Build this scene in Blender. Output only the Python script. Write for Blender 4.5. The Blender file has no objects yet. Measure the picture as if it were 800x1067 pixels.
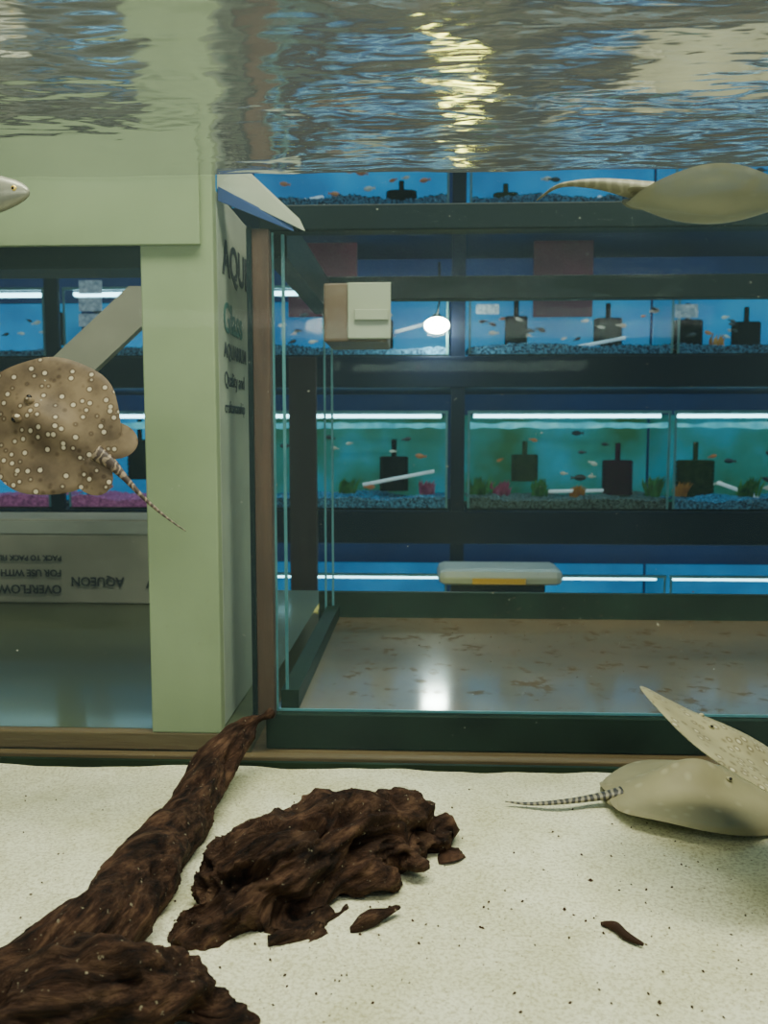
import bpy, bmesh, math, random
from mathutils import Vector, Matrix, noise
random.seed(7)
C = bpy.context
SC = C.scene
# ------------------------------------------------------------------ camera calibration
F=900.0; PIT=math.radians(5.3); YAW=math.radians(2.5)
cam_d=bpy.data.cameras.new('camera'); cam=bpy.data.objects.new('camera',cam_d); SC.collection.objects.link(cam)
cam.rotation_euler=(math.radians(90)-PIT,0,YAW); cam_d.lens=F/1067*36; cam_d.sensor_width=36; cam_d.clip_start=0.02
cam_d.dof.use_dof=True; cam_d.dof.focus_distance=.9; cam_d.dof.aperture_fstop=11
SC.camera=cam
def ray(u,v):
    x=(u-400)/F; y=(533.5-v)/F
    fh=math.cos(PIT)+y*math.sin(PIT); z=y*math.cos(PIT)-math.sin(PIT)
    return Vector((x*math.cos(YAW)-fh*math.sin(YAW), x*math.sin(YAW)+fh*math.cos(YAW), z))
def W(u,v,Y):
    d=ray(u,v); return d*(Y/d.y)
def G(u,v,Z=-0.40):
    d=ray(u,v); return d*(Z/d.z)
# ------------------------------------------------------------------ helpers
def link(o,parent=None):
    SC.collection.objects.link(o)
    if parent: o.parent=parent
    return o
def empty(name):
    o=bpy.data.objects.new(name,None); o.empty_display_size=.05; return link(o)
def meshobj(name,verts,faces,mat=None,parent=None,smooth=False):
    me=bpy.data.meshes.new(name); me.from_pydata([tuple(v) for v in verts],[],faces); me.update()
    if mat: me.materials.append(mat)
    if smooth:
        for p in me.polygons: p.use_smooth=True
    return link(bpy.data.objects.new(name,me),parent)
def box(name,x0,x1,y0,y1,z0,z1,mat,parent=None,bev=0.0):
    if 'glass_sheet' in mat.name:
        dx,dy=x1-x0,y1-y0
        if dy<dx:
            y=(y0+y1)/2; v=[(x0,y,z0),(x1,y,z0),(x1,y,z1),(x0,y,z1)]
        else:
            x=(x0+x1)/2; v=[(x,y0,z0),(x,y1,z0),(x,y1,z1),(x,y0,z1)]
        return meshobj(name,v,[(0,1,2,3)],mat,parent)
    v=[(x,y,z) for x in (x0,x1) for y in (y0,y1) for z in (z0,z1)]
    f=[(0,1,3,2),(4,6,7,5),(0,4,5,1),(2,3,7,6),(0,2,6,4),(1,5,7,3)]
    o=meshobj(name,v,f,mat,parent)
    if bev>0:
        m=o.modifiers.new('bev','BEVEL'); m.width=bev; m.segments=2
    return o
def pbox(name,u0,v0,u1,v1,Y,dep,mat,parent=None,bev=0.0):
    a=W(u0,(v0+v1)/2,Y); b=W(u1,(v0+v1)/2,Y); um=(u0+u1)/2
    t=W(um,v0,Y); bt=W(um,v1,Y)
    return box(name,a.x,b.x,Y,Y+dep,bt.z,t.z,mat,parent,bev)
def tube_data(pts,radii,seg=12,flat=None):
    vs=[];fs=[];n=len(pts); pts=[Vector(p) for p in pts]
    up=Vector((0,0,1))
    for i,p in enumerate(pts):
        t=(pts[min(i+1,n-1)]-pts[max(i-1,0)]).normalized()
        s=t.cross(up)
        if s.length<.05: s=t.cross(Vector((0,1,0)))
        s.normalize(); w=s.cross(t).normalized()
        r=radii[i]; rw,rh=(r if isinstance(r,(tuple,list)) else (r,r))
        for k in range(seg):
            a=2*math.pi*k/seg
            vs.append(p+s*math.cos(a)*rw+w*math.sin(a)*rh)
    for i in range(n-1):
        for k in range(seg):
            a=i*seg+k;b=i*seg+(k+1)%seg
            fs.append((a,b,b+seg,a+seg))
    fs.append(tuple(range(seg-1,-1,-1))); fs.append(tuple((n-1)*seg+k for k in range(seg)))
    return vs,fs
def tube(name,pts,radii,mat,parent=None,seg=12):
    if not isinstance(radii,(list,tuple)): radii=[radii]*len(pts)
    v,f=tube_data(pts,radii,seg); return meshobj(name,v,f,mat,parent,True)
def smooth_path(pts,rad,n=8):
    P=[Vector(p) for p in pts]; out=[];ro=[]
    for i in range(len(P)-1):
        p0=P[max(i-1,0)];p1=P[i];p2=P[i+1];p3=P[min(i+2,len(P)-1)]
        for k in range(n):
            t=k/n
            out.append(.5*((2*p1)+(p2-p0)*t+(2*p0-5*p1+4*p2-p3)*t*t+(3*p1-p0-3*p2+p3)*t**3))
            a=rad[i];b=rad[i+1]
            if isinstance(a,(tuple,list)): ro.append((a[0]*(1-t)+b[0]*t,a[1]*(1-t)+b[1]*t))
            else: ro.append(a*(1-t)+b*t)
    out.append(P[-1]);ro.append(rad[-1]); return out,ro
# ------------------------------------------------------------------ materials
def newmat(name):
    m=bpy.data.materials.new(name); m.use_nodes=True; nt=m.node_tree; nt.nodes.clear()
    out=nt.nodes.new('ShaderNodeOutputMaterial'); return m,nt,out
def N(nt,t,**k):
    n=nt.nodes.new(t)
    for a,b in k.items():
        if a in n.inputs: n.inputs[a].default_value=b
        else: setattr(n,a,b)
    return n
def rgba(c): return (c[0],c[1],c[2],1)
def ramp(nt,stops,src):
    r=nt.nodes.new('ShaderNodeValToRGB'); e=r.color_ramp.elements
    while len(e)<len(stops): e.new(.5)
    for el,(p,c) in zip(e,stops):
        el.position=p; el.color=rgba(c) if len(c)==3 else c
    nt.links.new(src,r.inputs[0]); return r
def pmat(name,c1,c2=None,scale=20,rough=.6,bump=0.0,bscale=None,stretch=(1,1,1),emis=None,es=0,spec=.4,detail=5,gloss=0.0,metal=0,specks=None):
    m,nt,out=newmat(name); c2=c2 or tuple(x*.8 for x in c1)
    tc=N(nt,'ShaderNodeTexCoord'); mp=N(nt,'ShaderNodeMapping'); mp.inputs['Scale'].default_value=stretch
    nt.links.new(tc.outputs['Object'],mp.inputs[0])
    nz=N(nt,'ShaderNodeTexNoise',Scale=scale,Detail=detail); nt.links.new(mp.outputs[0],nz.inputs['Vector'])
    r=ramp(nt,[(.3,c2),(.7,c1)],nz.outputs['Fac'])
    b=N(nt,'ShaderNodeBsdfPrincipled',Roughness=rough,Metallic=metal); b.inputs['Specular IOR Level'].default_value=spec
    nt.links.new(r.outputs[0],b.inputs['Base Color'])
    if bump:
        n2=N(nt,'ShaderNodeTexNoise',Scale=bscale or scale*3,Detail=6); nt.links.new(mp.outputs[0],n2.inputs['Vector'])
        bp=N(nt,'ShaderNodeBump',Strength=bump,Distance=.003); nt.links.new(n2.outputs['Fac'],bp.inputs['Height']); nt.links.new(bp.outputs[0],b.inputs['Normal'])
    if es:
        b.inputs['Emission Strength'].default_value=es
        if emis: b.inputs['Emission Color'].default_value=rgba(emis)
        else: nt.links.new(r.outputs[0],b.inputs['Emission Color'])
    if gloss:
        g=N(nt,'ShaderNodeBsdfGlossy',Roughness=.09); g.inputs['Color'].default_value=(.9,.95,1,1)
        mx=N(nt,'ShaderNodeMixShader'); mx.inputs[0].default_value=gloss
        nt.links.new(b.outputs[0],mx.inputs[1]); nt.links.new(g.outputs[0],mx.inputs[2])
        if specks:
            n4=N(nt,'ShaderNodeTexNoise',Scale=specks[0],Detail=6,Roughness=.75); nt.links.new(tc.outputs['Object'],n4.inputs['Vector'])
            rs=ramp(nt,[(specks[1],(0,0,0)),(specks[1]+.05,(.8,.8,.8))],n4.outputs['Fac'])
            db=N(nt,'ShaderNodeBsdfDiffuse'); db.inputs[0].default_value=(.13,.07,.03,1)
            m2=N(nt,'ShaderNodeMixShader'); nt.links.new(rs.outputs[0],m2.inputs[0]); nt.links.new(mx.outputs[0],m2.inputs[1]); nt.links.new(db.outputs[0],m2.inputs[2]); nt.links.new(m2.outputs[0],out.inputs[0])
        else: nt.links.new(mx.outputs[0],out.inputs[0])
    else: nt.links.new(b.outputs[0],out.inputs[0])
    return m
def glassmat(name,tint=(.93,.97,.96),gl=.03,rough=.02,haze=0,hc=(.5,.65,.65),dirt=0):
    m,nt,out=newmat(name)
    t=N(nt,'ShaderNodeBsdfTransparent'); t.inputs[0].default_value=rgba(tint)
    g=N(nt,'ShaderNodeBsdfGlossy',Roughness=rough)
    mx=N(nt,'ShaderNodeMixShader'); mx.inputs[0].default_value=gl
    nt.links.new(t.outputs[0],mx.inputs[1]); nt.links.new(g.outputs[0],mx.inputs[2]); last=mx
    if haze:
        d=N(nt,'ShaderNodeBsdfDiffuse'); d.inputs[0].default_value=rgba(hc)
        tc=N(nt,'ShaderNodeTexCoord'); nz=N(nt,'ShaderNodeTexNoise',Scale=2.5,Detail=3); nt.links.new(tc.outputs['Object'],nz.inputs['Vector'])
        mr=N(nt,'ShaderNodeMapRange'); mr.inputs['From Min'].default_value=.3; mr.inputs['From Max'].default_value=.7; mr.inputs['To Min'].default_value=haze*.6; mr.inputs['To Max'].default_value=haze*1.4
        nt.links.new(nz.outputs['Fac'],mr.inputs['Value'])
        m2=N(nt,'ShaderNodeMixShader'); nt.links.new(mr.outputs[0],m2.inputs[0]); nt.links.new(last.outputs[0],m2.inputs[1]); nt.links.new(d.outputs[0],m2.inputs[2]); last=m2
    if dirt:
        tc=N(nt,'ShaderNodeTexCoord'); n4=N(nt,'ShaderNodeTexNoise',Scale=60,Detail=5,Roughness=.7); nt.links.new(tc.outputs['Object'],n4.inputs['Vector'])
        rs=ramp(nt,[(dirt,(0,0,0)),(dirt+.04,(.55,.55,.55))],n4.outputs['Fac'])
        db=N(nt,'ShaderNodeBsdfDiffuse'); db.inputs[0].default_value=(.20,.13,.06,1)
        m3=N(nt,'ShaderNodeMixShader'); nt.links.new(rs.outputs[0],m3.inputs[0]); nt.links.new(last.outputs[0],m3.inputs[1]); nt.links.new(db.outputs[0],m3.inputs[2]); last=m3
    nt.links.new(last.outputs[0],out.inputs[0]); return m
def emat(name,c,s):
    m,nt,out=newmat(name); e=N(nt,'ShaderNodeEmission',Strength=s); e.inputs[0].default_value=rgba(c)
    nt.links.new(e.outputs[0],out.inputs[0]); return m

M_cream=pmat('cream_board',(.39,.41,.235),(.32,.34,.19),8,.6,.1,60,spec=.12)
M_card=pmat('pale_cardboard',(.42,.42,.32),(.34,.34,.26),12,.8,.15,80)
M_card2=pmat('kraft_cardboard',(.34,.31,.23),(.26,.24,.18),10,.8,.1,80)
M_wood=pmat('brown_wood',(.13,.06,.035),(.07,.032,.02),10,.5,.3,40,(6,6,.6))
M_brownrefl=pmat('brown_reflection_strip',(.06,.030,.035),(.04,.02,.025),6,.6,.2,40,(6,6,.6))
M_woodh=pmat('brown_wood_board',(.22,.13,.055),(.13,.075,.032),8,.5,.3,30,(.6,6,6))
M_black=pmat('black_plastic',(.007,.014,.017),(.004,.009,.010),10,.5,spec=.15)
M_greenblack=pmat('algae_black_trim',(.016,.036,.020),(.008,.016,.010),14,.5,spec=.15)
M_rack=pmat('navy_painted_rack',(.006,.014,.045),(.004,.009,.030),3,.5,spec=.2)
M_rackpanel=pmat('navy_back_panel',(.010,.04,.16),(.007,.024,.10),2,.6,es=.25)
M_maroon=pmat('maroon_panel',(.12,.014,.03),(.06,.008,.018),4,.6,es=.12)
M_glass=glassmat('clear_glass_sheet',gl=.006)
M_glassr=glassmat('rack_glass_sheet',gl=.008)
M_glasst=glassmat('dusty_glass_sheet',gl=.004,dirt=.70)
M_glassf=glassmat('front_glass_sheet',(.99,1,.99),.002)
M_glassb=glassmat('water_haze_glass_sheet',(.86,.95,.95),.002,haze=.042,hc=(.36,.56,.56))  # haze of the water put into the pane as a pale diffuse mix
M_seam=pmat('silicone_seam',(.13,.32,.34),(.08,.22,.25),20,.3,es=.05)
M_tfloor=pmat('tan_tank_base',(.34,.20,.10),(.15,.10,.055),4,.5,gloss=.34,specks=(26,.57))
M_olive=pmat('olive_glossy_base',(.10,.105,.045),(.065,.07,.03),5,.4,gloss=.09)
M_white=pmat('white_plastic',(.6,.63,.63),(.5,.55,.56),8,.4)
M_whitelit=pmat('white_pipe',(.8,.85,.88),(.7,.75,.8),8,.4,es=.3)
M_yellow=pmat('yellow_sticker',(.75,.45,.05),(.7,.4,.05),8,.5)
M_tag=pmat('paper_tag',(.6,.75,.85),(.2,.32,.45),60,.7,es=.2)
M_ink=pmat('printed_ink',(.03,.035,.04),(.02,.02,.025),8,.7)
M_inkg=pmat('green_ink',(.05,.16,.12),(.04,.12,.1),8,.7)
M_bluetape=pmat('blue_stripe',(.02,.06,.2),(.015,.04,.15),8,.6)
M_sponge=pmat('black_sponge',(.006,.008,.014),(.002,.003,.005),60,1,.5,120,spec=0)
M_spongem=pmat('maroon_sponge',(.08,.008,.03),(.02,.004,.012),60,1,.5,120,spec=0)
M_spongeg=pmat('mossy_sponge',(.04,.06,.02),(.008,.02,.01),60,1,.5,120,spec=0)
M_gravel=pmat('blue_gravel',(.14,.42,.75),(.005,.02,.06),110,.8,.8,140,detail=1)
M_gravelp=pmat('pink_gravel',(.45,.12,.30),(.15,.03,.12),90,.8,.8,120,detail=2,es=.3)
M_graveld=pmat('mixed_dark_gravel',(.16,.22,.22),(.015,.02,.02),110,.8,.8,140,detail=1)
M_strip=emat('led_strip',(.45,.86,1.0),8)
M_lamp=emat('lamp_glow',(1.0,.98,.80),110)
M_lampy=emat('streak_lamp_glow',(1.0,.80,.12),42)
M_fishp=pmat('pale_small_fish',(.75,.7,.6),(.5,.35,.25),30,.4,es=.1)
M_fisho=pmat('orange_small_fish',(.7,.22,.06),(.4,.1,.05),30,.4,es=.1)
M_fishd=pmat('dark_small_fish',(.05,.04,.05),(.02,.02,.02),30,.4)
M_room=pmat('room_paint',(.09,.10,.12),(.06,.07,.09),3,.8)
M_floor=pmat('concrete_floor',(.11,.10,.09),(.07,.06,.055),3,.6)
M_eye=pmat('eye_black',(.01,.01,.01),None,3,.15)
M_plant=pmat('green_plant',(.06,.26,.04),(.02,.09,.02),30,.8)
M_plantp=pmat('pink_plant',(.6,.08,.22),(.3,.03,.1),30,.8)
M_planto=pmat('orange_plant',(.75,.28,.04),(.5,.14,.02),30,.8)

def waterback(name,ca,cb,cc,s,sc=3.0):  # panel colour also emits, standing in for the glow of lit tank water
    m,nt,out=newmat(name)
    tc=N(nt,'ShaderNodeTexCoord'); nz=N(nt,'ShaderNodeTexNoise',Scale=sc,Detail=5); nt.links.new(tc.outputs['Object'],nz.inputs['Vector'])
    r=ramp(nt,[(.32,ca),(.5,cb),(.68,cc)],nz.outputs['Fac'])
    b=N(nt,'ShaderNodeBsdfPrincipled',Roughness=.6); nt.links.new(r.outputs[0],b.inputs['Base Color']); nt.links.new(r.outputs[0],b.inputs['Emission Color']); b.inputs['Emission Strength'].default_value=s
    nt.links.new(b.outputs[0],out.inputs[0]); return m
M_blueB=waterback('azure_glow_backdrop',(.003,.14,.36),(.005,.20,.47),(.008,.27,.54),.52)
M_tealC=waterback('teal_glow_backdrop',(.012,.10,.03),(.010,.19,.16),(.012,.27,.38),.36,3.5)
M_blueL=waterback('light_blue_glow_backdrop',(.005,.16,.38),(.01,.24,.50),(.02,.34,.60),.6)
M_wl=waterback('glow_water_line',(.05,.35,.5),(.10,.55,.70),(.25,.75,.85),.7,14)  # pale cyan band emits in place of the lit ripples

# ------------------------------------------------------------------ room
box('floor',-3.2,3.6,-1.0,4.6,-1.42,-1.40,M_floor)
box('ceiling',-3.2,3.6,-1.0,4.6,1.75,1.77,M_room)
box('wall_back',-3.2,3.6,4.6,4.65,-1.4,1.75,M_room)
box('wall_left',-3.25,-3.2,-1.0,4.6,-1.4,1.75,M_room)
box('wall_right',3.6,3.65,-1.0,4.6,-1.4,1.75,M_room)

# ------------------------------------------------------------------ rack with fish tanks
RY=3.8
rack=empty('aquarium_rack')
for i,(z0,z1) in enumerate([(.865,.955),(.19,.325),(-.49,-.345),(-1.12,-1.015)]):
    box('shelf_beam_%d'%i,-2.75,2.95,RY-.03,4.45,z0,z1,M_rack,rack,.004)
for i,x in enumerate((-2.72,-1.62,-.85,.155,1.99,2.92)):
    box('upright_%d'%i,x-.03,x+.03,RY-.028,RY-.004,-1.4,1.6,M_rack,rack)
box('back_panel',-2.7,2.9,4.46,4.5,-1.35,1.6,M_rackpanel,rack)
for i,(u0,u1) in enumerate(((300,372),(556,618))):
    pbox('maroon_divider_%d'%i,u0,243,u1,330,RY+.25,.02,M_maroon,rack)
pbox('brown_reflection_strip',302,372,330,700,3.70,.03,M_brownrefl,rack)  # added strip; its brown stands for wood reflected in the left glass

def small_fish(parent,mat,x0,x1,y0,y1,z0,z1,n,L=.05,nm='small_fish_school'):
    vs=[];fs=[]
    for _ in range(n):
        c=Vector((random.uniform(x0,x1),random.uniform(y0,y1),random.uniform(z0,z1)))
        l=L*random.uniform(.6,1.15); s=random.choice((-1,1)); a=random.uniform(-.4,.4)
        prof=[(-.5,.02),(-.38,.14),(-.15,.22),(.1,.19),(.3,.09),(.38,.045),(.52,.16)]
        R=Matrix.Rotation(a,3,'Y'); b=len(vs)
        for k,(px,h) in enumerate(prof):
            th=.07 if k<4 else .02
            for (dy,dz) in ((0,h),(th,0),(0,-h),(-th,0)):
                vs.append(c+R@Vector((px*s*l,dy*l,dz*l)))
        for k in range(len(prof)-1):
            for j in range(4):
                a0=b+k*4+j;a1=b+k*4+(j+1)%4
                fs.append((a0,a1,a1+4,a0+4))
        fs.append((b,b+1,b+2,b+3)); e=b+4*(len(prof)-1); fs.append((e+3,e+2,e+1,e))
    return meshobj(nm,vs,fs,mat,parent,False)
def sponge(parent,u,w,v0,v1,mat,Y=4.0,nm='sponge_filter'):
    a=W(u-w/2,v1,Y);b=W(u+w/2,v0,Y); cx=(a.x+b.x)/2; hw=(b.x-a.x)/2; h=b.z-a.z; vs=[];fs=[]
    n=9
    for i in range(n):
        z0=a.z+h*i/n; z1=z0+h/n*.78
        for (zz0,zz1,r) in ((z0,z1,hw),(z1,z0+h/n,hw*.92)):
            bb=len(vs); seg=14
            for z in (zz0,zz1):
                for k in range(seg):
                    t=2*math.pi*k/seg; c,s=math.cos(t),math.sin(t)
                    q=1/max(abs(c),abs(s))**.75
                    vs.append((cx+c*r*q*.95,Y+.06+s*r*q*.6,z))
            for k in range(seg): fs.append((bb+k,bb+(k+1)%seg,bb+seg+(k+1)%seg,bb+seg+k))
            fs.append(tuple(bb+k for k in range(seg-1,-1,-1))); fs.append(tuple(bb+seg+k for k in range(seg)))
    v,f=tube_data([(cx,Y+.06,b.z-.01),(cx,Y+.06,b.z+h*.5)],[.012,.012],8); bb=len(vs); vs+=v; fs+=[tuple(q+bb for q in x) for x in f]
    return meshobj(nm,vs,fs,mat,parent)
def gravel(parent,x0,x1,y0,y1,zb,h=.035,mat=None):
    nx,ny=90,14; vs=[];fs=[]
    for j in range(ny+1):
        for i in range(nx+1):
            x=x0+(x1-x0)*i/nx;y=y0+(y1-y0)*j/ny
            z=zb+h*(.9+.7*noise.noise(Vector((x*5,y*5,zb)))+.35*random.random())
            vs.append((x,y,max(z,zb+.002)))
    for j in range(ny):
        for i in range(nx):
            a=j*(nx+1)+i; fs.append((a,a+1,a+nx+2,a+nx+1))
    b=len(vs); vs+=[(x0,y0,zb),(x1,y0,zb)]; fs.append(tuple([b,b+1]+list(range(nx,-1,-1))))
    return meshobj('gravel_bed',vs,fs,mat or M_gravel,parent)
def rack_tank(x0,x1,zb,zt,back,fishspec=(),strip=True,gmat=None,wl=False):
    e=empty('fish_tank'); y0=RY;y1=RY+.40;g=.006
    box('front_glass',x0,x1,y0,y0+g,zb,zt,M_glassr,e); box('left_glass',x0,x0+g,y0+g,y1,zb,zt,M_glassr,e)
    box('right_glass',x1-g,x1,y0+g,y1,zb,zt,M_glassr,e); box('base',x0,x1,y0,y1,zb-.008,zb,M_black,e)
    box('glow_backdrop',x0,x1,y1,y1+.01,zb,zt,back,e)
    gravel(e,x0+g,x1-g,y0+g,y1,zb,.035,gmat)
    for xx in (x0,x1-.012): box('corner_seam',xx,xx+.010,y0-.002,y0,zb,zt,M_seam,e)
    box('top_rim',x0,x1,y0-.004,y0+.012,zt,zt+.012,M_seam,e)
    if strip: box('led_strip',x0+.03,x1-.03,y0+.05,y0+.085,zt-.018,zt-.003,M_strip,e)
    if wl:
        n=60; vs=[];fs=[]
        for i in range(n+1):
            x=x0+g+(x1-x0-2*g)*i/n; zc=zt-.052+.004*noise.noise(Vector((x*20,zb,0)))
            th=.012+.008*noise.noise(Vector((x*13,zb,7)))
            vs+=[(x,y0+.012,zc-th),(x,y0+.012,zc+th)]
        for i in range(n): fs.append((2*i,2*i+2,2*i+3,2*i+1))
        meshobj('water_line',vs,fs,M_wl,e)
    for (m,n,L) in fishspec: small_fish(e,m,x0+.06,x1-.06,y0+.05,y1-.06,zb+.07,zt-.08,n,L)
    return e
rows={}
cols=[(-2.66,-1.66),(-1.58,-.90),(-.80,.115),(.20,1.075),(1.09,1.95),(2.03,2.9)]
for r,(zb,zt) in enumerate(((.965,1.38),(.335,.62),(-.335,.08),(-1.005,-.64))):
    for c,(x0,x1) in enumerate(cols):
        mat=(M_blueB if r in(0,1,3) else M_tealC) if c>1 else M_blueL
        fs=[(M_fishp,10,.04),(M_fishd,7,.045),(M_fisho,2,.04)] if r==1 else [(M_fishp,3,.05),(M_fishd,4,.06),(M_fisho,2,.045)]
        if r==3: fs=[]
        if r==0: fs=[(M_fisho,12,.05),(M_fishp,8,.05)] if c==2 else [(M_fishp,7,.05),(M_fishd,5,.05)]
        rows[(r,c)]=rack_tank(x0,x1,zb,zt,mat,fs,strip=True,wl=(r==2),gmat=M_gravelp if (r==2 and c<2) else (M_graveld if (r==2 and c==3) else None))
def pipe(parent,u0,v0,u1,v1,Y=3.9,r=.011,mat=None):
    tube('lift_pipe',[W(u0,v0,Y),W(u1,v1,Y+.08)],r,mat or M_whitelit,parent,10)
sponge(rows[(1,2)],397,26,332,362,M_sponge)
sponge(rows[(1,3)],539,26,328,366,M_sponge); sponge(rows[(1,3)],636,32,330,362,M_sponge)
sponge(rows[(1,4)],720,34,332,368,M_sponge); sponge(rows[(1,4)],782,32,334,366,M_sponge)
sponge(rows[(1,0)],52,20,324,358,M_sponge)
sponge(rows[(2,2)],410,32,476,512,M_sponge); sponge(rows[(2,3)],548,30,474,502,M_spongeg)
sponge(rows[(2,3)],646,34,480,516,M_spongem); sponge(rows[(2,4)],728,42,480,518,M_spongeg)
sponge(rows[(2,1)],142,26,458,500,M_sponge)
sponge(rows[(0,2)],418,34,196,219,M_sponge); sponge(rows[(0,3)],528,28,198,219,M_spongeg)
pipe(rows[(1,2)],412,346,450,336,r=.008); pipe(rows[(1,3)],577,366,651,352,r=.008); pipe(rows[(1,4)],752,371,800,366,r=.008)
pipe(rows[(2,2)],378,505,452,491,r=.008); pipe(rows[(2,3)],572,512,628,511,r=.008); pipe(rows[(2,4)],748,503,790,518,r=.008)
pipe(rows[(0,3)],612,216,625,206); pipe(rows[(0,2)],306,212,336,206)
for (k,u0,v0,u1,v1) in (((1,4),703,317,727,331),((1,3),496,317,520,327),((1,1),82,292,106,306),((1,1),82,310,106,324),((1,1),82,327,106,340)):
    pbox('price_tag',u0,v0,u1,v1,RY-.012,.003,M_tag,rows[k])
def tuft(parent,u,v,Y,h,mat=M_plant,n=30):
    c=W(u,v,Y);vs=[];fs=[]
    for _ in range(n):
        a=random.uniform(0,6.28);r=random.uniform(0,h*.5);b=c+Vector((math.cos(a)*r,math.sin(a)*r,0));l=h*random.uniform(.4,1)
        d=Vector((random.uniform(-.4,.4),random.uniform(-.4,.4),1));s=Vector((.005,0,0));k=len(vs)
        vs+=[b-s,b+s,b+d*l*.6+s*1.3,b+d*l*.6-s*1.3,b+d*l+Vector((.01,0,0))]; fs+=[(k,k+1,k+2,k+3),(k+3,k+2,k+4)]
    meshobj('plant_tuft',vs,fs,mat,parent)
tuft(rows[(1,4)],748,366,3.92,.08,M_planto)
for (u,v,h,mt) in ((562,517,.09,M_plant),(522,517,.08,M_plantp),(600,518,.06,M_planto),(500,517,.10,M_plant),(682,517,.10,M_plant)): tuft(rows[(2,3)],u,v,3.92,h,mt)
for (u,v,h,mt) in ((362,514,.08,M_plant),(445,515,.07,M_plantp)): tuft(rows[(2,2)],u,v,3.92,h,mt)
for (u,v,h,mt) in ((778,517,.10,M_plant),(708,517,.07,M_planto)): tuft(rows[(2,4)],u,v,3.92,h,mt)
lamp=empty('clip_lamp'); p=W(455,339,3.72)
bm=bmesh.new(); bmesh.ops.create_uvsphere(bm,u_segments=20,v_segments=12,radius=.042); me=bpy.data.meshes.new('bulb'); bm.to_mesh(me); bm.free(); me.materials.append(M_lamp)
b=link(bpy.data.objects.new('bulb',me),lamp); b.location=p; b.scale=(1.25,1,.8)
tube('lamp_arm',[p+Vector((0,.01,.03)),p+Vector((.01,.02,.10)),p+Vector((.01,.04,.27))],.005,M_black,lamp,8)
tube('shade',[p+Vector((0,.02,.0)),p+Vector((0,.035,.03)),p+Vector((0,.045,.05))],[.04,.03,.015],M_black,lamp,16)
# warm lamp added, hidden behind the empty tank, for the streak on the water
wl=empty('added_streak_lamp'); p=W(472,620,2.95); p.z=-.615
bm=bmesh.new(); bmesh.ops.create_uvsphere(bm,u_segments=20,v_segments=12,radius=.045); me=bpy.data.meshes.new('bulb'); bm.to_mesh(me); bm.free(); me.materials.append(M_lampy)
b=link(bpy.data.objects.new('bulb',me),wl); b.location=p; b.scale=(1,1,.9)
tube('lamp_pole',[(p.x,p.y,-1.385),(p.x,p.y,-.655)],.012,M_black,wl,10); tube('lamp_base',[(p.x,p.y,-1.399),(p.x,p.y,-1.385)],[.12,.11],M_black,wl,20)
tray=empty('plastic_storage_tray')
pbox('tray_body',456,594,588,611,3.45,.25,M_white,tray,.03); pbox('sticker',492,603,548,609,3.445,.003,M_yellow,tray)
box('tray_trestle',W(470,600,3.45).x,W(570,600,3.45).x,3.5,3.66,-1.4,W(500,611,3.45).z,M_rack,tray)

# ------------------------------------------------------------------ empty glass aquarium (right)
tank=empty('empty_glass_aquarium')
FX=W(286,600,1.12).x; TX1=1.25; FY=1.12; BY=1.70; ZB=-.370; ZT=.284
g=.006
box('front_glass',FX,TX1,FY,FY+g,ZB,ZT,M_glass,tank); box('back_glass',FX,TX1,BY-g,BY,ZB,ZT,M_glasst,tank)
box('left_glass',FX,FX+g,FY+g,BY-g,ZB,ZT,M_glass,tank); box('right_glass',TX1-g,TX1,FY+g,BY-g,ZB,ZT,M_glass,tank)
box('tank_base',FX,TX1,FY,BY,ZB-.012,ZB,M_tfloor,tank)
r=.012
box('top_rim_front',FX-r,TX1+r,FY-r,FY+.018,.252,.284,M_black,tank,.002)
box('top_rim_back',FX-r,TX1+r,BY-.018,BY+r,.252,.296,M_black,tank,.002)
box('top_rim_left',FX-r,FX+.018,FY+.018,BY-.018,.225,.284,M_black,tank)
box('top_rim_right',TX1-.018,TX1+r,FY+.018,BY-.018,.252,.284,M_black,tank)
box('bottom_rim_front',FX-r,TX1+r,FY-r,FY,-.420,-.372,M_greenblack,tank,.002)
box('bottom_rim_back',FX-r,TX1+r,BY,BY+r,-.42,-.318,M_greenblack,tank,.002)
box('bottom_rim_left',FX+g,FX+.03,FY+g,BY-g,ZB,-.345,M_greenblack,tank)
for (x,y) in ((FX,FY-.003),(FX+.012,FY+.008),(FX+.002,BY-.012),(FX+.016,BY-.008)):
    box('silicone_seam',x,x+.004,y,y+.003,ZB,.252,M_seam,tank)  # silicone edges; the glass edge highlight is put into their pale cyan
box('seam_bottom_front',FX,TX1,FY-.003,FY,ZB-.001,ZB+.002,M_seam,tank)
ob=empty('overflow_box')
M_obf=pmat('cream_plastic',(.50,.50,.36),(.44,.44,.31),10,.5)
M_obs=pmat('tan_plastic',(.24,.15,.09),(.18,.11,.07),10,.5)
a=W(362,324,1.45); b_=W(407,324,1.45); zt=W(385,294,1.45).z; zb=W(385,353,1.45).z
box('front_plate',a.x,b_.x,1.45,1.455,zb,zt,M_obf,ob,.002)
a2=W(337,324,1.455)
box('side_body',a2.x,b_.x-.006,1.456,1.60,zb-.004,zt,M_obs,ob,.003)
box('front_flap',a.x+.012,b_.x-.004,1.442,1.449,zb+.03,zt-.045,M_obf,ob,.001)
box('hanger',a2.x+.02,b_.x-.02,1.60,1.680,zt-.02,zt-.004,M_obs,ob)

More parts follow.
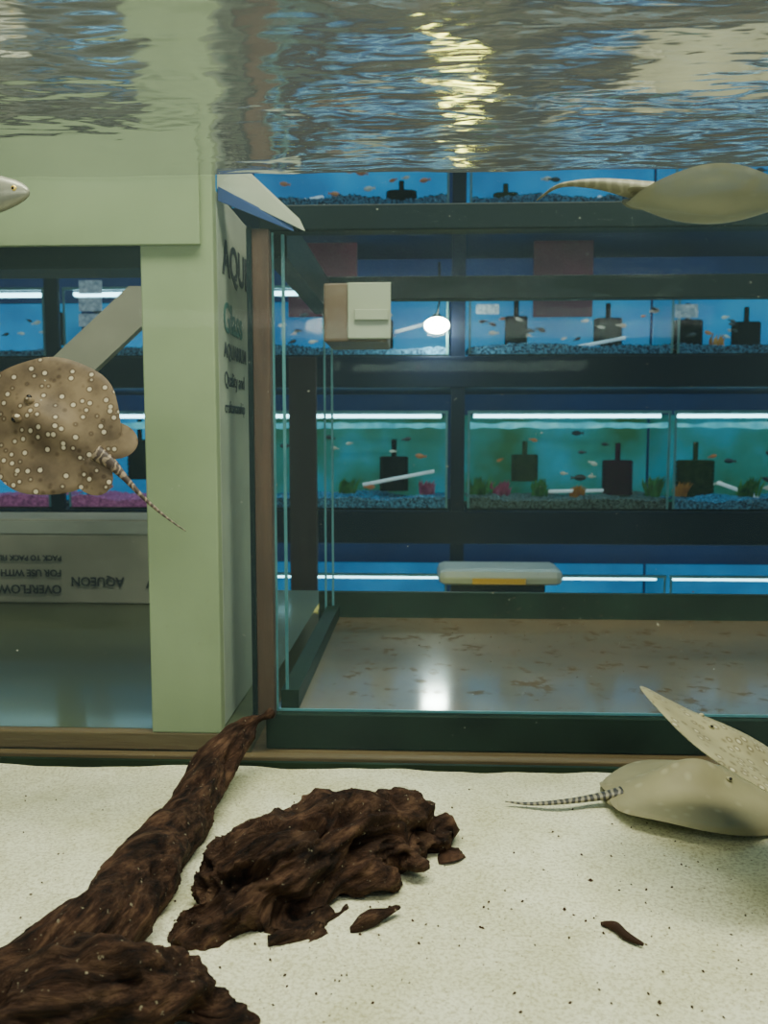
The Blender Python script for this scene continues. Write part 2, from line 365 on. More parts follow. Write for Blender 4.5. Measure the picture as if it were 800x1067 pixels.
# ------------------------------------------------------------------ stand, posts, cardboard (behind ray tank)
st=empty('tank_stand')
x0=-1.25
box('stand_deck',x0,1.4,1.03,2.0,-.455,-.421,M_woodh,st)
box('stand_fascia',x0,1.4,1.016,1.03,-.475,-.395,M_woodh,st,.002)
xl=W(262,780,1.05).x
box('left_fascia',x0,xl,1.030,1.045,-.395,-.372,M_woodh,st,.002)
box('left_deck',x0,FX-.03,1.045,2.0,-.421,-.372,M_olive,st)
for i,x in enumerate((-1.2,0.1,1.35)):
    for y in (1.08,1.95): box('leg_%d'%i,x-.04,x+.04,y-.04,y+.04,-1.4,-.455,M_woodh,st)
fr=empty('cream_support_frame')
pbox('post',150,100,225,764,1.03,.02,M_cream,fr,.002)
xx=W(150,260,1.03).x
box('top_rail',x0,W(209,220,1.03).x,1.022,1.029,W(100,257,1.03).z,W(100,150,1.03).z,M_cream,fr,.001)
box('rail_edge_dark',x0,xx,1.036,1.10,W(100,282,1.05).z,W(100,257,1.05).z,M_black,fr)
cb=empty('cardboard_box')
cx0=W(160,480,1.055).x; cx1=W(230,480,1.055).x
box('box_body',cx0,cx1,1.055,1.40,-.371,.288,M_card,cb,.002)
def text(body,loc,rot,size,mat,parent,nm,bold=0):
    c=bpy.data.curves.new(nm,'FONT'); c.body=body; c.size=size; c.extrude=.0003; c.offset=bold; c.materials.append(mat)
    o=bpy.data.objects.new(nm,c); link(o,parent); o.location=loc; o.rotation_euler=rot; return o
RT=(math.radians(90),0,math.radians(90))
for (s,v,sz,m,bo) in (('AQUEON',285,.060,M_ink,.0015),('Glass',345,.052,M_inkg,.001),('AQUARIUM',372,.026,M_ink,.0004),('Quality and',402,.026,M_ink,0),('craftsmanship',430,.022,M_ink,0)):
    text(s,(cx1+.0008,1.080,W(235,v,1.09).z),RT,sz,m,cb,'print_'+s.split()[0].lower() if 'QUEO' not in s else 'print_logo',bo)
def quad_prism(name,pts,dy,mat,parent):
    n=len(pts); v=[Vector(p) for p in pts]+[Vector(p)+Vector((0,dy,0)) for p in pts]
    f=[tuple(range(n)),tuple(range(2*n-1,n-1,-1))]+[(i,i+n,(i+1)%n+n,(i+1)%n) for i in range(n)]
    return meshobj(name,v,f,mat,parent)
quad_prism('top_flap',[W(226,150,1.056),W(250,170,1.07),W(312,228,1.095),W(318,241,1.095),W(226,196,1.056)],.003,M_card,cb)
quad_prism('flap_stripe',[W(227,194,1.053),W(304,234,1.092),W(306,241,1.092),W(227,209,1.053)],.003,M_bluetape,cb)
bt=empty('wooden_batten'); a=W(264,500,1.085).x;b2=W(283,500,1.085).x
box('batten',a,b2,1.085,1.104,-.371,.250,M_wood,bt,.002)
box('batten_face',a-.004,a+.002,1.080,1.085,-.371,.250,M_black,bt)
pl=empty('leaning_plank'); 
quad_prism('plank',[W(-262,670,1.5),W(134,298,1.5),W(160,298,1.5),W(160,328,1.5),W(-205,670.5,1.5)],.02,M_card2,pl)
ov=empty('shipping_carton')
p0=W(-180,590,1.82);p1=W(175,590,1.82)
zt_=W(80,541,1.82).z
box('carton_body',p0.x,p1.x,1.82,1.98,-.371,zt_,M_card2,ov,.003)
box('carton_band',p0.x,p1.x-.004,1.817,1.82,W(80,556,1.82).z,zt_-.004,pmat('light_band',(.42,.42,.35),None,8,.8),ov)
RU=(math.radians(90),math.radians(180),0)
for (s,u,v,sz) in (('OVERFLOW AQUARIUM',64,610,.026),('FOR USE WITH FILTER',64,594,.020),('BACK TO BACK FILTER',64,579,.016),('AQUEON',129,602,.027),('FLOW',206,600,.040)):
    text(s,W(u,v,1.814),RU,sz,M_ink,ov,'print_'+s.split()[0].lower() if s!='AQUEON' else 'print_logo',.0007)

# ------------------------------------------------------------------ ray tank
rt=empty('stingray_aquarium')
X0,X1=-1.0,1.05; YF,YB=.14,1.0; ZS=-.40; ZW=.29
box('back_glass',X0,X1,YB,YB+.012,-.46,.40,M_glassb,rt)
box('front_glass_pane',X0,X1,YF-.012,YF,-.46,.40,M_glassf,rt)
box('left_glass',X0-.012,X0,YF-.012,YB+.012,-.46,.40,M_glassf,rt); box('right_glass',X1,X1+.012,YF-.012,YB+.012,-.46,.40,M_glassf,rt)
box('tank_bottom',X0,X1,YF,YB,-.46,-.45,M_black,rt)
box('silicone_back',X0,X1,YB-.006,YB,-.45,-.394,M_greenblack,rt)
box('tank_plinth',X0,X1,YF-.02,YB+.010,-1.4,-.461,M_woodh,rt)
def sandz(x,y): return ZS+.006*noise.noise(Vector((x*6,y*6,0)))+.003*noise.noise(Vector((x*22,y*22,3)))
nx,ny=260,130; vs=[];fs=[]
for j in range(ny+1):
    for i in range(nx+1):
        x=X0+(X1-X0)*i/nx;y=YF+(YB-.007-YF)*j/ny
        vs.append((x,y,sandz(x,y)))
for j in range(ny):
    for i in range(nx):
        a=j*(nx+1)+i; fs.append((a,a+1,a+nx+2,a+nx+1))
m,nt,out=newmat('white_sand'); tc=N(nt,'ShaderNodeTexCoord')
n1=N(nt,'ShaderNodeTexNoise',Scale=300,Detail=4,Roughness=.7); n2=N(nt,'ShaderNodeTexNoise',Scale=11,Detail=5); n3=N(nt,'ShaderNodeTexVoronoi',Scale=75)
for q in (n1,n2,n3): nt.links.new(tc.outputs['Object'],q.inputs['Vector'])
r1=ramp(nt,[(.34,(.56,.54,.33)),(.56,(.90,.91,.66))],n1.outputs['Fac']); r2=ramp(nt,[(.35,(.78,.77,.66)),(.62,(1,1,1))],n2.outputs['Fac'])
r3=ramp(nt,[(.05,(.25,.19,.10)),(.095,(1,1,1))],n3.outputs['Distance'])
mx=N(nt,'ShaderNodeMix',data_type='RGBA',blend_type='MULTIPLY'); mx.inputs[0].default_value=1
nt.links.new(r1.outputs[0],mx.inputs[6]); nt.links.new(r2.outputs[0],mx.inputs[7])
mx2=N(nt,'ShaderNodeMix',data_type='RGBA',blend_type='MULTIPLY'); mx2.inputs[0].default_value=.7
nt.links.new(mx.outputs[2],mx2.inputs[6]); nt.links.new(r3.outputs[0],mx2.inputs[7])
b=N(nt,'ShaderNodeBsdfPrincipled',Roughness=.9); nt.links.new(mx2.outputs[2],b.inputs['Base Color'])
bp=N(nt,'ShaderNodeBump',Strength=.7,Distance=.0025); nt.links.new(n1.outputs['Fac'],bp.inputs['Height']); nt.links.new(bp.outputs[0],b.inputs['Normal'])
nt.links.new(b.outputs[0],out.inputs[0]); M_sand=m
meshobj('sand_bed',vs,fs,M_sand,None,True)
# water surface
m,nt,out=newmat('rippled_water_surface'); tc=N(nt,'ShaderNodeTexCoord')
mp=N(nt,'ShaderNodeMapping'); mp.inputs['Scale'].default_value=(.42,1,1); nt.links.new(tc.outputs['Object'],mp.inputs[0])
w1=N(nt,'ShaderNodeTexNoise',Scale=20,Detail=2.5,Distortion=.3); w2=N(nt,'ShaderNodeTexNoise',Scale=62,Detail=1.5,Distortion=.3)
for q in (w1,w2): nt.links.new(mp.outputs[0],q.inputs['Vector'])
ma=N(nt,'ShaderNodeMath',operation='MULTIPLY_ADD'); ma.inputs[1].default_value=.20; nt.links.new(w2.outputs['Fac'],ma.inputs[0]); nt.links.new(w1.outputs['Fac'],ma.inputs[2])
bp=N(nt,'ShaderNodeBump',Strength=1.0,Distance=.0050); nt.links.new(ma.outputs[0],bp.inputs['Height'])
gl=N(nt,'ShaderNodeBsdfGlossy',Roughness=.11); gl.inputs[0].default_value=(.72,.75,.73,1); nt.links.new(bp.outputs[0],gl.inputs['Normal'])
df=N(nt,'ShaderNodeBsdfTranslucent'); df.inputs[0].default_value=(.62,.64,.60,1)
mg=N(nt,'ShaderNodeMixShader'); mg.inputs[0].default_value=.035; nt.links.new(gl.outputs[0],mg.inputs[1]); nt.links.new(df.outputs[0],mg.inputs[2])
tr=N(nt,'ShaderNodeBsdfTransparent'); lw=N(nt,'ShaderNodeLayerWeight',Blend=.5)
rr=ramp(nt,[(.30,(0,0,0)),(.44,(1,1,1))],lw.outputs['Facing'])
mm=N(nt,'ShaderNodeMixShader'); nt.links.new(rr.outputs[0],mm.inputs[0]); nt.links.new(tr.outputs[0],mm.inputs[1]); nt.links.new(mg.outputs[0],mm.inputs[2]); nt.links.new(mm.outputs[0],out.inputs[0])
M_ws=m
nx,ny=300,160; vs=[];fs=[]
for j in range(ny+1):
    for i in range(nx+1):
        x=X0+(X1-X0)*i/nx;y=YF+(YB-YF)*j/ny
        vs.append((x,y,ZW+.0022*noise.noise(Vector((x*7,y*11,1)))+.0008*noise.noise(Vector((x*24,y*36,5)))))
for j in range(ny):
    for i in range(nx):
        a=j*(nx+1)+i; fs.append((a,a+1,a+nx+2,a+nx+1))
meshobj('water_surface',vs,fs,M_ws,None,True)

# ------------------------------------------------------------------ driftwood
m,nt,out=newmat('driftwood_bark'); tc=N(nt,'ShaderNodeTexCoord')
at=N(nt,'ShaderNodeAttribute',attribute_name='grain')
n1=N(nt,'ShaderNodeTexNoise',Scale=1,Detail=8,Roughness=.72); nt.links.new(at.outputs['Vector'],n1.inputs['Vector'])
n2=N(nt,'ShaderNodeTexNoise',Scale=30,Detail=6); nt.links.new(tc.outputs['Object'],n2.inputs['Vector'])
n3=N(nt,'ShaderNodeTexNoise',Scale=220,Detail=3); nt.links.new(tc.outputs['Object'],n3.inputs['Vector'])
r1=ramp(nt,[(.36,(.005,.0027,.0017)),(.50,(.050,.025,.014)),(.68,(.17,.10,.058))],n1.outputs['Fac'])
r2=ramp(nt,[(.35,(.4,.37,.34)),(.65,(1.1,1.0,.95))],n2.outputs['Fac'])
mx=N(nt,'ShaderNodeMix',data_type='RGBA',blend_type='MULTIPLY'); mx.inputs[0].default_value=.8
nt.links.new(r1.outputs[0],mx.inputs[6]); nt.links.new(r2.outputs[0],mx.inputs[7])
r3=ramp(nt,[(.68,(0,0,0)),(.74,(1,1,1))],n3.outputs['Fac'])
mx3=N(nt,'ShaderNodeMix',data_type='RGBA'); nt.links.new(r3.outputs[0],mx3.inputs[0]); nt.links.new(mx.outputs[2],mx3.inputs[6]); mx3.inputs[7].default_value=(.30,.26,.17,1)
b=N(nt,'ShaderNodeBsdfPrincipled',Roughness=.8); b.inputs['Specular IOR Level'].default_value=.2; nt.links.new(mx3.outputs[2],b.inputs['Base Color'])
bp=N(nt,'ShaderNodeBump',Strength=1.0,Distance=.008); nt.links.new(n1.outputs['Fac'],bp.inputs['Height']); nt.links.new(bp.outputs[0],b.inputs['Normal'])
nt.links.new(b.outputs[0],out.inputs[0]); M_drift=m
def driftwood(pieces,grain,voxel=.0035,amp=.010,seed=0,holes=(),crag=1.0):
    vs=[];fs=[]
    for pts,rad in pieces:
        p,r=smooth_path(pts,rad,6); v,f=tube_data(p,r,18); b=len(vs); vs+=v; fs+=[tuple(q+b for q in x) for x in f]
    o=meshobj('tmp',vs,fs); md=o.modifiers.new('r','REMESH'); md.mode='VOXEL'; md.voxel_size=voxel
    dg=C.evaluated_depsgraph_get(); me=bpy.data.meshes.new_from_object(o.evaluated_get(dg)); bpy.data.objects.remove(o)
    me.name='driftwood'
    gd=Vector(grain).normalized(); s1=gd.cross(Vector((0,0,1))).normalized(); s2=s1.cross(gd)
    nrm=[v.normal.copy() for v in me.vertices]; gco=[]
    for i,v in enumerate(me.vertices):
        c=v.co; q=Vector((c.dot(gd),c.dot(s1),c.dot(s2)))
        wrp=noise.noise_vector(c*9+Vector((seed,0,0)))*.014; q+=wrp
        q2=q+noise.noise_vector(c*40)*.003
        a1=noise.noise(Vector((q.x*9,q.y*50,q.z*50))+Vector((seed,3,1)))
        a2=noise.noise(Vector((q.x*16,q.y*20,q.z*20))+Vector((seed,9,4)))
        a3=1-abs(noise.noise(Vector((q2.x*20,q2.y*95,q2.z*95))+Vector((seed,5,7))))*3.2
        cr=noise.noise(Vector((q2.x*30,q2.y*45,q2.z*45))+Vector((seed,2,8)))
        crack=-max(0,cr-.12)*2.6
        st_=(math.floor((a1+.6)*3.5)/3.5-.6)
        d=amp*(1.1*a2+.45*a1+.55*st_*crag+.26*a3*crag+crack*crag)
        for hc,hr in holes:
            dd=(c-Vector(hc)).length/hr
            if dd<1.3: d-=hr*.7*math.exp(-dd*dd*2)
        v.co=c+nrm[i]*d
        gco.append((q.x*22,q.y*120,q.z*120))
    at=me.attributes.new('grain','FLOAT_VECTOR','POINT')
    for i,gc in enumerate(gco): at.data[i].vector=gc
    me.materials.append(M_drift)
    for p in me.polygons: p.use_smooth=True
    return link(bpy.data.objects.new('driftwood',me))
def WG(u,v,Y,dz=0): 
    p=W(u,v,Y); p.z+=dz; return p
br=[(WG(-70,1095,.52),(.035,.034)),(WG(15,1045,.56),(.036,.034)),(WG(85,985,.61),(.036,.032)),(WG(143,922,.685),(.030,.026)),(WG(182,868,.785),(.027,.024)),(WG(213,820,.87),(.025,.023)),(WG(235,785,.92),(.020,.020)),(WG(254,762,.955),(.013,.015)),(WG(283,741,.975),(.005,.005))]
driftwood([([p for p,_ in br],[r for _,r in br]),
           ([WG(120,950,.66),WG(120,985,.65),WG(105,1015,.62)],[.03,.028,.014])],(.45,.8,.35),.0024,.0052,1.3,crag=1.15)
ck=[(WG(198,950,.680),(.010,.022)),(WG(228,944,.686),(.042,.044)),(WG(268,925,.700),(.054,.054)),(WG(325,897,.740),(.050,.050)),(WG(385,872,.785),(.042,.040)),(WG(430,866,.805),(.030,.030)),(WG(460,876,.815),(.008,.014))]
driftwood([([p for p,_ in ck],[r for _,r in ck]),
    ([WG(438,858,.80),WG(462,880,.79),WG(471,908,.78)],[.014,.009,.003]),
    ([WG(405,875,.77),WG(432,890,.755),WG(448,905,.75)],[.022,.014,.004]),
    ([WG(250,955,.67),WG(290,985,.648),WG(336,1000,.642)],[.036,.024,.005]),
    ([WG(212,955,.67),WG(225,982,.652),WG(262,1004,.642),WG(290,1006,.642)],[.028,.028,.022,.006]),
    ([WG(280,955,.68),WG(325,965,.68),WG(368,955,.69)],[.030,.018,.004]),
    ([WG(335,900,.73),WG(375,918,.725),WG(415,925,.73)],[.034,.022,.004])],(.9,.55,.25),.0020,.012,7.7,
    holes=[(WG(250,915,.655),.014),(WG(225,928,.65),.014),(WG(296,900,.69),.013),(WG(208,925,.66),.010)],crag=1.3)
driftwood([([WG(-60,1090,.50),WG(20,1062,.52),WG(90,1035,.535),WG(150,1025,.545),WG(205,1045,.55),WG(225,1070,.545)],[.02,.030,.034,.026,.018,.012]),
    ([WG(150,1040,.54),WG(230,1063,.545),WG(275,1072,.55)],[.02,.010,.005]),
    ([WG(30,1040,.55),WG(90,1012,.575),WG(160,1010,.59)],[.02,.018,.006])],(.9,.3,.1),.0022,.008,4.1,crag=1.2)
driftwood([([G(362,974)+Vector((0,0,.004)),G(385,966)+Vector((0,0,.007)),G(418,953)+Vector((0,0,.006))],[.004,.006,.003])],(.8,.6,0),.0016,.004,2.2)
def debris(pts,rad,nm='bark_fragment'):
    p,r=smooth_path(pts,rad,4); v,f=tube_data(p,r,8); meshobj(nm,v,f,M_drift,None,True)
debris([G(626,966)+Vector((0,0,.003)),G(640,971)+Vector((0,0,.005)),G(652,980)+Vector((0,0,.004)),G(670,988)+Vector((0,0,.003))],[.0015,.004,.0035,.0015])
vs=[];fs=[]
def bit(c,s):
    bb=len(vs); a=random.uniform(0,3)
    for (dx,dy,dz) in ((1,0,0),(0,.6,0),(-1,0,0),(0,-.6,0),(0,0,.8),(0,0,-.5)):
        vs.append(c+Vector(((dx*math.cos(a)-dy*math.sin(a))*s,(dx*math.sin(a)+dy*math.cos(a))*s,dz*s)))
    for t in ((0,1,4),(1,2,4),(2,3,4),(3,0,4),(1,0,5),(2,1,5),(3,2,5),(0,3,5)): fs.append(tuple(bb+q for q in t))
for k in range(420):
    u=random.uniform(20,800);v=random.uniform(825,1060); 
    if k in(0,1,2): u,v=((687,1045),(615,918),(588,948))[k]
    c=G(u,v); c.z=sandz(c.x,c.y)+.0006; bit(c,random.choice((.0005,.0007,.0009,.0014,.0018)) if k>2 else .0028)
meshobj('substrate_debris',vs,fs,M_drift)
vs=[];fs=[]
for k in range(150):
    u=random.gauss(560,90); v=random.gauss(655,22)
    if u<300: continue
    bit(W(u,v,1.118),random.uniform(.0006,.0018))
for k in range(40):
    bit(W(random.uniform(172,226),random.uniform(560,720),1.018),random.uniform(.0004,.0010))
meshobj('glass_algae_specks',vs,fs,pmat('algae_speck_brown',(.18,.10,.05),None,5,.8),tank)
# particles suspended in the ray tank's water
vs=[];fs=[]
for k in range(170):
    Y=random.uniform(.45,.97); bit(W(random.uniform(-60,860),random.uniform(215,790),Y),random.uniform(.0003,.0007))
meshobj('suspended_particles',vs,fs,pmat('pale_particle',(.5,.5,.4),None,5,.8),rt)

# ------------------------------------------------------------------ stingrays
def raymat(name,base,dark,spot,scale,ring=True,cut=(.20,.28,.36),clear=0):
    m,nt,out=newmat(name); tc=N(nt,'ShaderNodeTexCoord')
    v=N(nt,'ShaderNodeTexVoronoi',Scale=scale,Randomness=.75); nz=N(nt,'ShaderNodeTexNoise',Scale=scale*.3,Detail=5)
    mp=N(nt,'ShaderNodeMapping'); mp.inputs['Scale'].default_value=(1,1,.15)
    nt.links.new(tc.outputs['Object'],mp.inputs[0]); nt.links.new(mp.outputs[0],v.inputs['Vector']); nt.links.new(tc.outputs['Object'],nz.inputs['Vector'])
    rb=ramp(nt,[(.35,dark),(.65,base)],nz.outputs['Fac'])
    rs=ramp(nt,[(cut[0],(1,1,1)),(cut[1],(0,0,0))],v.outputs['Distance'])
    rd=ramp(nt,[(cut[1],(.5,.45,.4)),(cut[2],(1,1,1))],v.outputs['Distance'])
    a=N(nt,'ShaderNodeMix',data_type='RGBA',blend_type='MULTIPLY'); a.inputs[0].default_value=1 if ring else 0
    nt.links.new(rb.outputs[0],a.inputs[6]); nt.links.new(rd.outputs[0],a.inputs[7])
    s=N(nt,'ShaderNodeMix',data_type='RGBA'); nt.links.new(rs.outputs[0],s.inputs[0]); nt.links.new(a.outputs[2],s.inputs[6]); s.inputs[7].default_value=rgba(spot)
    b=N(nt,'ShaderNodeBsdfPrincipled',Roughness=.5); b.inputs['Specular IOR Level'].default_value=.2; nt.links.new(s.outputs[2],b.inputs['Base Color'])
    if clear:
        t=N(nt,'ShaderNodeBsdfTransparent'); mm=N(nt,'ShaderNodeMixShader'); mm.inputs[0].default_value=clear
        nt.links.new(b.outputs[0],mm.inputs[1]); nt.links.new(t.outputs[0],mm.inputs[2]); nt.links.new(mm.outputs[0],out.inputs[0])
    else: nt.links.new(b.outputs[0],out.inputs[0])
    return m
def tailmat(name,a,b_,sc,dist=6.0,lo=.5,hi=.95):
    m,nt,out=newmat(name); tc=N(nt,'ShaderNodeTexCoord')
    w=N(nt,'ShaderNodeTexWave',Scale=sc,Distortion=dist,Detail=3); w.inputs['Detail Scale'].default_value=2.0; w.bands_direction='Y'; nt.links.new(tc.outputs['Object'],w.inputs['Vector'])
    r=ramp(nt,[(lo,b_),(hi,a)],w.outputs['Fac']); b=N(nt,'ShaderNodeBsdfPrincipled',Roughness=.5); nt.links.new(r.outputs[0],b.inputs['Base Color']); nt.links.new(b.outputs[0],out.inputs[0]); return m
M_belly=pmat('ray_belly',(.40,.40,.28),(.30,.31,.21),10,.5)
M_bellyt=raymat('translucent_belly',(.42,.43,.31),(.33,.34,.25),(.45,.45,.33),40,False,(.1,.3,.4),clear=.30)
def stingray(center,head,normal,R,mat,tmat,tail,trad,und=.06,ph=0.0,wid=1.0,dome=1.0,eyes=1.0,curl=0.0,pelv=1.0,belly=.035,bmat=None):
    nr,ns=26,112; vs=[];fs=[];mi=[]
    def outl(t):
        c=math.cos(t)
        return R*(1.0+.05*max(c,0)**6-.04*max(-c,0)**2+.012*math.sin(7*t+ph))
    def pos(rho,t,top):
        r=outl(t)*rho; x=r*math.sin(t)*wid; y=r*math.cos(t)
        e=math.sqrt(max(0,1-rho**2.2))
        body=math.exp(-((x/R)**2/.075+((y/R-.05)**2)/.30))
        wave=und*R*rho**2.5*math.sin(3*t+ph)+curl*R*rho**3*math.cos(t*2+ph)
        if top: z=R*dome*(.055*e+.15*body*(1-rho**3))
        else: z=-R*belly*e-R*(belly-.035)*1.6*body*(1-rho**3)
        return Vector((x,y,z+wave))
    for top in (1,0):
        b=len(vs); vs.append(pos(0,0,top))
        for i in range(1,nr+1):
            for k in range(ns): vs.append(pos(i/nr,2*math.pi*k/ns,top))
        for k in range(ns):
            f=(b,b+1+(k+1)%ns,b+1+k); fs.append(f if top else f[::-1]); mi.append(0 if top else 2)
        for i in range(nr-1):
            for k in range(ns):
                a0=b+1+i*ns+k;a1=b+1+i*ns+(k+1)%ns
                f=(a0,a1,a1+ns,a0+ns); fs.append(f if top else f[::-1]); mi.append(0 if top else 2)
    def add(v,f,m):
        b=len(vs); vs.extend(v); fs.extend([tuple(q+b for q in x) for x in f]); mi.extend([m]*len(f))
    for s in (-1,1):
        v=[];f=[];n=10
        for i in range(n+1):
            t=i/n
            for j in range(5):
                q=j/4
                ang=math.pi+s*(-.05-.55*t); rr=R*(.72+.52*pelv*q*math.sin(math.pi*(.12+.8*t))**.6)
                v.append(Vector((math.sin(ang)*rr,math.cos(ang)*rr,R*(.02-.02*q+.02*math.sin(5*t)))))
        for i in range(n):
            for j in range(4):
                a=i*5+j; f.append((a,a+1,a+6,a+5))
        add(v,f,0)
    p,r=smooth_path([Vector(t)*R for t in tail],[x*R for x in trad],8); v,f=tube_data(p,[(q,q*.6) for q in r],12); add(v,f,1)
    if eyes:
        for s in (-1,1):
            c=Vector((s*.15*R,.40*R,pos(.42,.36,True).z+.01*R))
            for (rad,off,mt) in ((.062*eyes,Vector((0,0,0)),0),(.036*eyes,Vector((s*.035,.015,.02))*R*eyes,3)):
                v=[];f=[];U,V=12,8
                for i in range(V+1):
                    for k in range(U):
                        a=math.pi*i/V;t=2*math.pi*k/U
                        v.append(c+off+Vector((math.sin(a)*math.cos(t),1.2*math.sin(a)*math.sin(t),math.cos(a)))*rad*R)
                for i in range(V):
                    for k in range(U):
                        a0=i*U+k;a1=i*U+(k+1)%U; f.append((a0,a0+U,a1+U,a1))
                add(v,f,mt)
    me=bpy.data.meshes.new('stingray'); me.from_pydata([tuple(v) for v in vs],[],fs); me.update()
    for mt in (mat,tmat,bmat or M_belly,M_eye): me.materials.append(mt)
    for q,pp in zip(mi,me.polygons): pp.material_index=q; pp.use_smooth=True
    o=link(bpy.data.objects.new('stingray',me))
    h=Vector(head).normalized(); n=Vector(normal); n=(n-h*n.dot(h)).normalized(); x=h.cross(n)
    M=Matrix((x,h,n)).transposed().to_4x4(); M.translation=center; o.matrix_world=M; return o
R1=.069
stingray(W(53,444,.82),(-.80,.05,.46),(-.05,-.92,.30),R1,
    raymat('spotted_ray_skin',(.20,.15,.09),(.085,.062,.038),(.48,.43,.31),112,True,(.18,.29,.44)),
    tailmat('mottled_tail',(.26,.20,.13),(.045,.028,.018),45,9),
    [(0,-.75,.04),(-.02,-1.0,.03),(-.10,-1.3,.02),(-.20,-1.65,0),(-.27,-2.05,-.02),(-.30,-2.40,0)],[.12,.085,.045,.028,.016,.006],.05,.8)
c2=G(716,840); c2.z=-.388
stingray(c2,(1,.05,0.0),(0,-.02,1),.094,
    raymat('olive_ray_skin',(.30,.28,.155),(.24,.22,.12),(.35,.33,.20),60,False,(.10,.3,.4)),
    tailmat('dark_banded_tail',(.26,.24,.15),(.03,.03,.025),48,3,.35,.8),
    [(0,-.75,.04),(.02,-1.0,.0),(.07,-1.35,-.03),(.12,-1.8,-.04),(.10,-2.1,-.02)],[.10,.065,.045,.03,.008],.03,2.0,wid=.97,dome=2.1,curl=.05,pelv=.5,eyes=.5)
# second ray banking beside it, seen almost edge-on (snout up-left)
stingray(W(768,782,.76),(-.87,.0,.49),(.49,-.035,.87),.094,
    raymat('pale_spotted_skin',(.36,.34,.19),(.27,.25,.14),(.50,.48,.31),95,True,(.14,.28,.45)),
    raymat('pale_tail_skin',(.36,.34,.19),(.24,.22,.12),(.42,.40,.25),130,True,(.10,.30,.55)),
    [(0,-.75,.03),(0,-1.1,.03),(.1,-1.5,.10),(.2,-1.9,.25),(.3,-2.3,.4)],[.14,.10,.07,.045,.010],.035,1.0,dome=.75,eyes=.35,curl=.03,belly=.05)
# pale ray gliding just under the water surface
stingray(W(742,207,.88),(.98,-.10,-.06),(-.06,.02,1),.084,
    raymat('grey_olive_skin',(.27,.27,.17),(.20,.20,.13),(.33,.33,.22),60,False,(.1,.3,.4),clear=.3),
    tailmat('pale_grey_tail',(.27,.27,.18),(.19,.19,.12),30,5),
    [(0,-.70,.05),(0,-1.0,.10),(-.04,-1.3,.15),(-.12,-1.6,.17),(-.3,-1.8,.17),(-.8,-2.0,.15)],[.20,.15,.10,.055,.03,.008],.06,2.6,wid=1.0,dome=1.1,curl=.03,pelv=.6,belly=.09,bmat=M_bellyt)

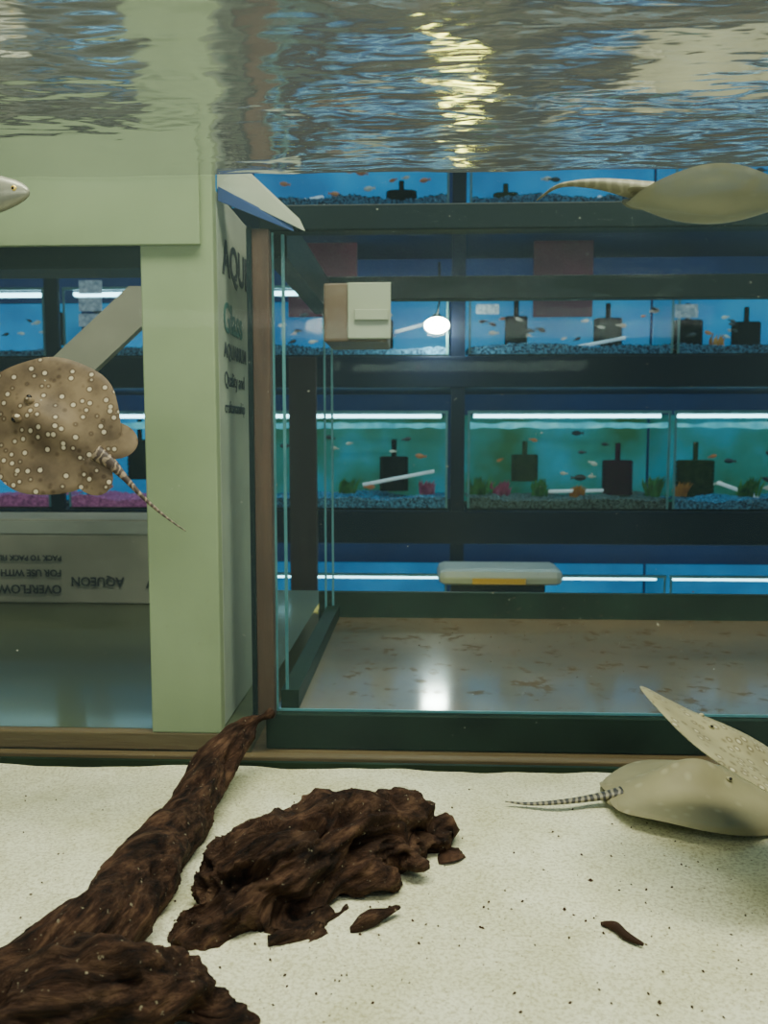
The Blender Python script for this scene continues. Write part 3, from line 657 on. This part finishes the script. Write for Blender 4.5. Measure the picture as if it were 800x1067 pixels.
# ------------------------------------------------------------------ silver fish
m=pmat('silver_fish_skin',(.42,.43,.34),(.22,.23,.18),22,.35,.1,200,metal=.3); M_silver=m
M_fin=pmat('fish_fin',(.24,.25,.17),(.15,.16,.11),60,.5)
M_gold=pmat('gold_iris',(.8,.6,.15),(.7,.5,.1),60,.3,metal=.5)
def fish(center,head,L,up=(0,0,1),nm='silver_fish',hs=1.0):
    prof=[(0.50,.010,.012,-.004),(.49,.026,.03,-.004),(.46,.046,.052,-.0),(.40,.072,.075,0),(.30,.100,.09,-.002),(.15,.122,.10,-.008),(0,.126,.09,-.012),(-.12,.108,.07,-.008),(-.24,.078,.045,.002),(-.34,.050,.026,.012),(-.40,.040,.016,.016),(-.43,.040,.010,.018)]
    vs=[];fs=[];mi=[];S=20
    for (x,h,w,zc) in prof:
        for k in range(S):
            a=2*math.pi*k/S; vs.append(Vector((w*.75*math.cos(a),x,zc+h*hs*math.sin(a)))*L)
    for i in range(len(prof)-1):
        for k in range(S):
            a0=i*S+k;a1=i*S+(k+1)%S; fs.append((a0,a1,a1+S,a0+S)); mi.append(0)
    fs.append(tuple(range(S-1,-1,-1))); mi.append(0); fs.append(tuple((len(prof)-1)*S+k for k in range(S))); mi.append(0)
    def fin(pts,t=.004):
        b=len(vs); n=len(pts)
        for s in (-1,1):
            for p in pts: vs.append(Vector((p[2]+s*t*.5 if len(p)>2 else s*t*.5,p[0],p[1]))*L)
        fs.append(tuple(b+i for i in range(n))); mi.append(1); fs.append(tuple(b+n+i for i in range(n-1,-1,-1))); mi.append(1)
        for i in range(n): fs.append((b+i,b+n+i,b+n+(i+1)%n,b+(i+1)%n)); mi.append(1)
    fin([(-.41,.05),(-.48,.075),(-.56,.09),(-.61,.085),(-.62,.05),(-.61,.015),(-.56,-.005),(-.48,-.01),(-.41,-.01)])
    fin([(-.06,.11),(-.14,.135),(-.24,.12),(-.33,.085),(-.34,.06)]); fin([(.03,-.13),(-.01,-.195),(-.07,-.215),(-.15,-.19),(-.23,-.12),(-.32,-.06),(-.2,-.07)])
    fin([(.22,-.09,.05),(.14,-.15,.10),(.07,-.15,.11),(.06,-.12,.10),(.14,-.07,.07)]); fin([(.22,-.09,-.05),(.14,-.15,-.10),(.07,-.15,-.11),(.06,-.12,-.10),(.14,-.07,-.07)])
    for s in (-1,1):
      for (rr,off,mt) in ((.024,0,3),(.014,.007,2)):
        c=Vector((s*(.044+off),.41,.014)); b=len(vs);U,V=12,8
        for i in range(V+1):
            for k in range(U):
                a=math.pi*i/V;t=2*math.pi*k/U; vs.append((c+Vector((math.sin(a)*math.cos(t)*.6,math.sin(a)*math.sin(t),math.cos(a)))*rr)*L)
        for i in range(V):
            for k in range(U):
                a0=b+i*U+k;a1=b+i*U+(k+1)%U; fs.append((a0,a0+U,a1+U,a1)); mi.append(mt)
    me=bpy.data.meshes.new(nm); me.from_pydata([tuple(v) for v in vs],[],fs); me.update()
    for mt in (M_silver,M_fin,M_eye,M_gold): me.materials.append(mt)
    for q,pp in zip(mi,me.polygons): pp.material_index=q; pp.use_smooth=(q!=1)
    bm=bmesh.new(); bm.from_mesh(me); bmesh.ops.recalc_face_normals(bm,faces=bm.faces); bm.to_mesh(me); bm.free()
    o=link(bpy.data.objects.new(nm,me)); h=Vector(head).normalized(); n=Vector(up); n=(n-h*n.dot(h)).normalized(); x=h.cross(n)
    M=Matrix((x,h,n)).transposed().to_4x4(); M.translation=center; o.matrix_world=M; return o
fish(W(-38,204,.80),(1,-.1,.02),.13,hs=1.2)

# ------------------------------------------------------------------ lights
def area(name,loc,tgt,sx,sy,e,col):
    l=bpy.data.lights.new(name,'AREA'); l.shape='RECTANGLE'; l.size=sx; l.size_y=sy; l.energy=e; l.color=col
    o=link(bpy.data.objects.new(name,l)); o.location=loc
    o.rotation_euler=(Vector(tgt)-Vector(loc)).to_track_quat('-Z','Y').to_euler(); return o
area('aquarium_overhead_light',(0.1,.60,1.15),(0.1,.68,-.4),1.5,.35,35,(1,1,.80))
area('added_front_fill',(0,.17,.24),(0,1.0,-.15),1.2,.04,2.3,(.98,1,.82))  # added out of view to brighten the post and tank from the front
area('room_ceiling_light',(.3,2.3,1.65),(.3,2.3,0),2.5,.6,10,(.65,.84,1))
w=bpy.data.worlds.new('world'); SC.world=w; w.use_nodes=True; w.node_tree.nodes['Background'].inputs[0].default_value=(.45,.63,.8,1); w.node_tree.nodes['Background'].inputs[1].default_value=.28
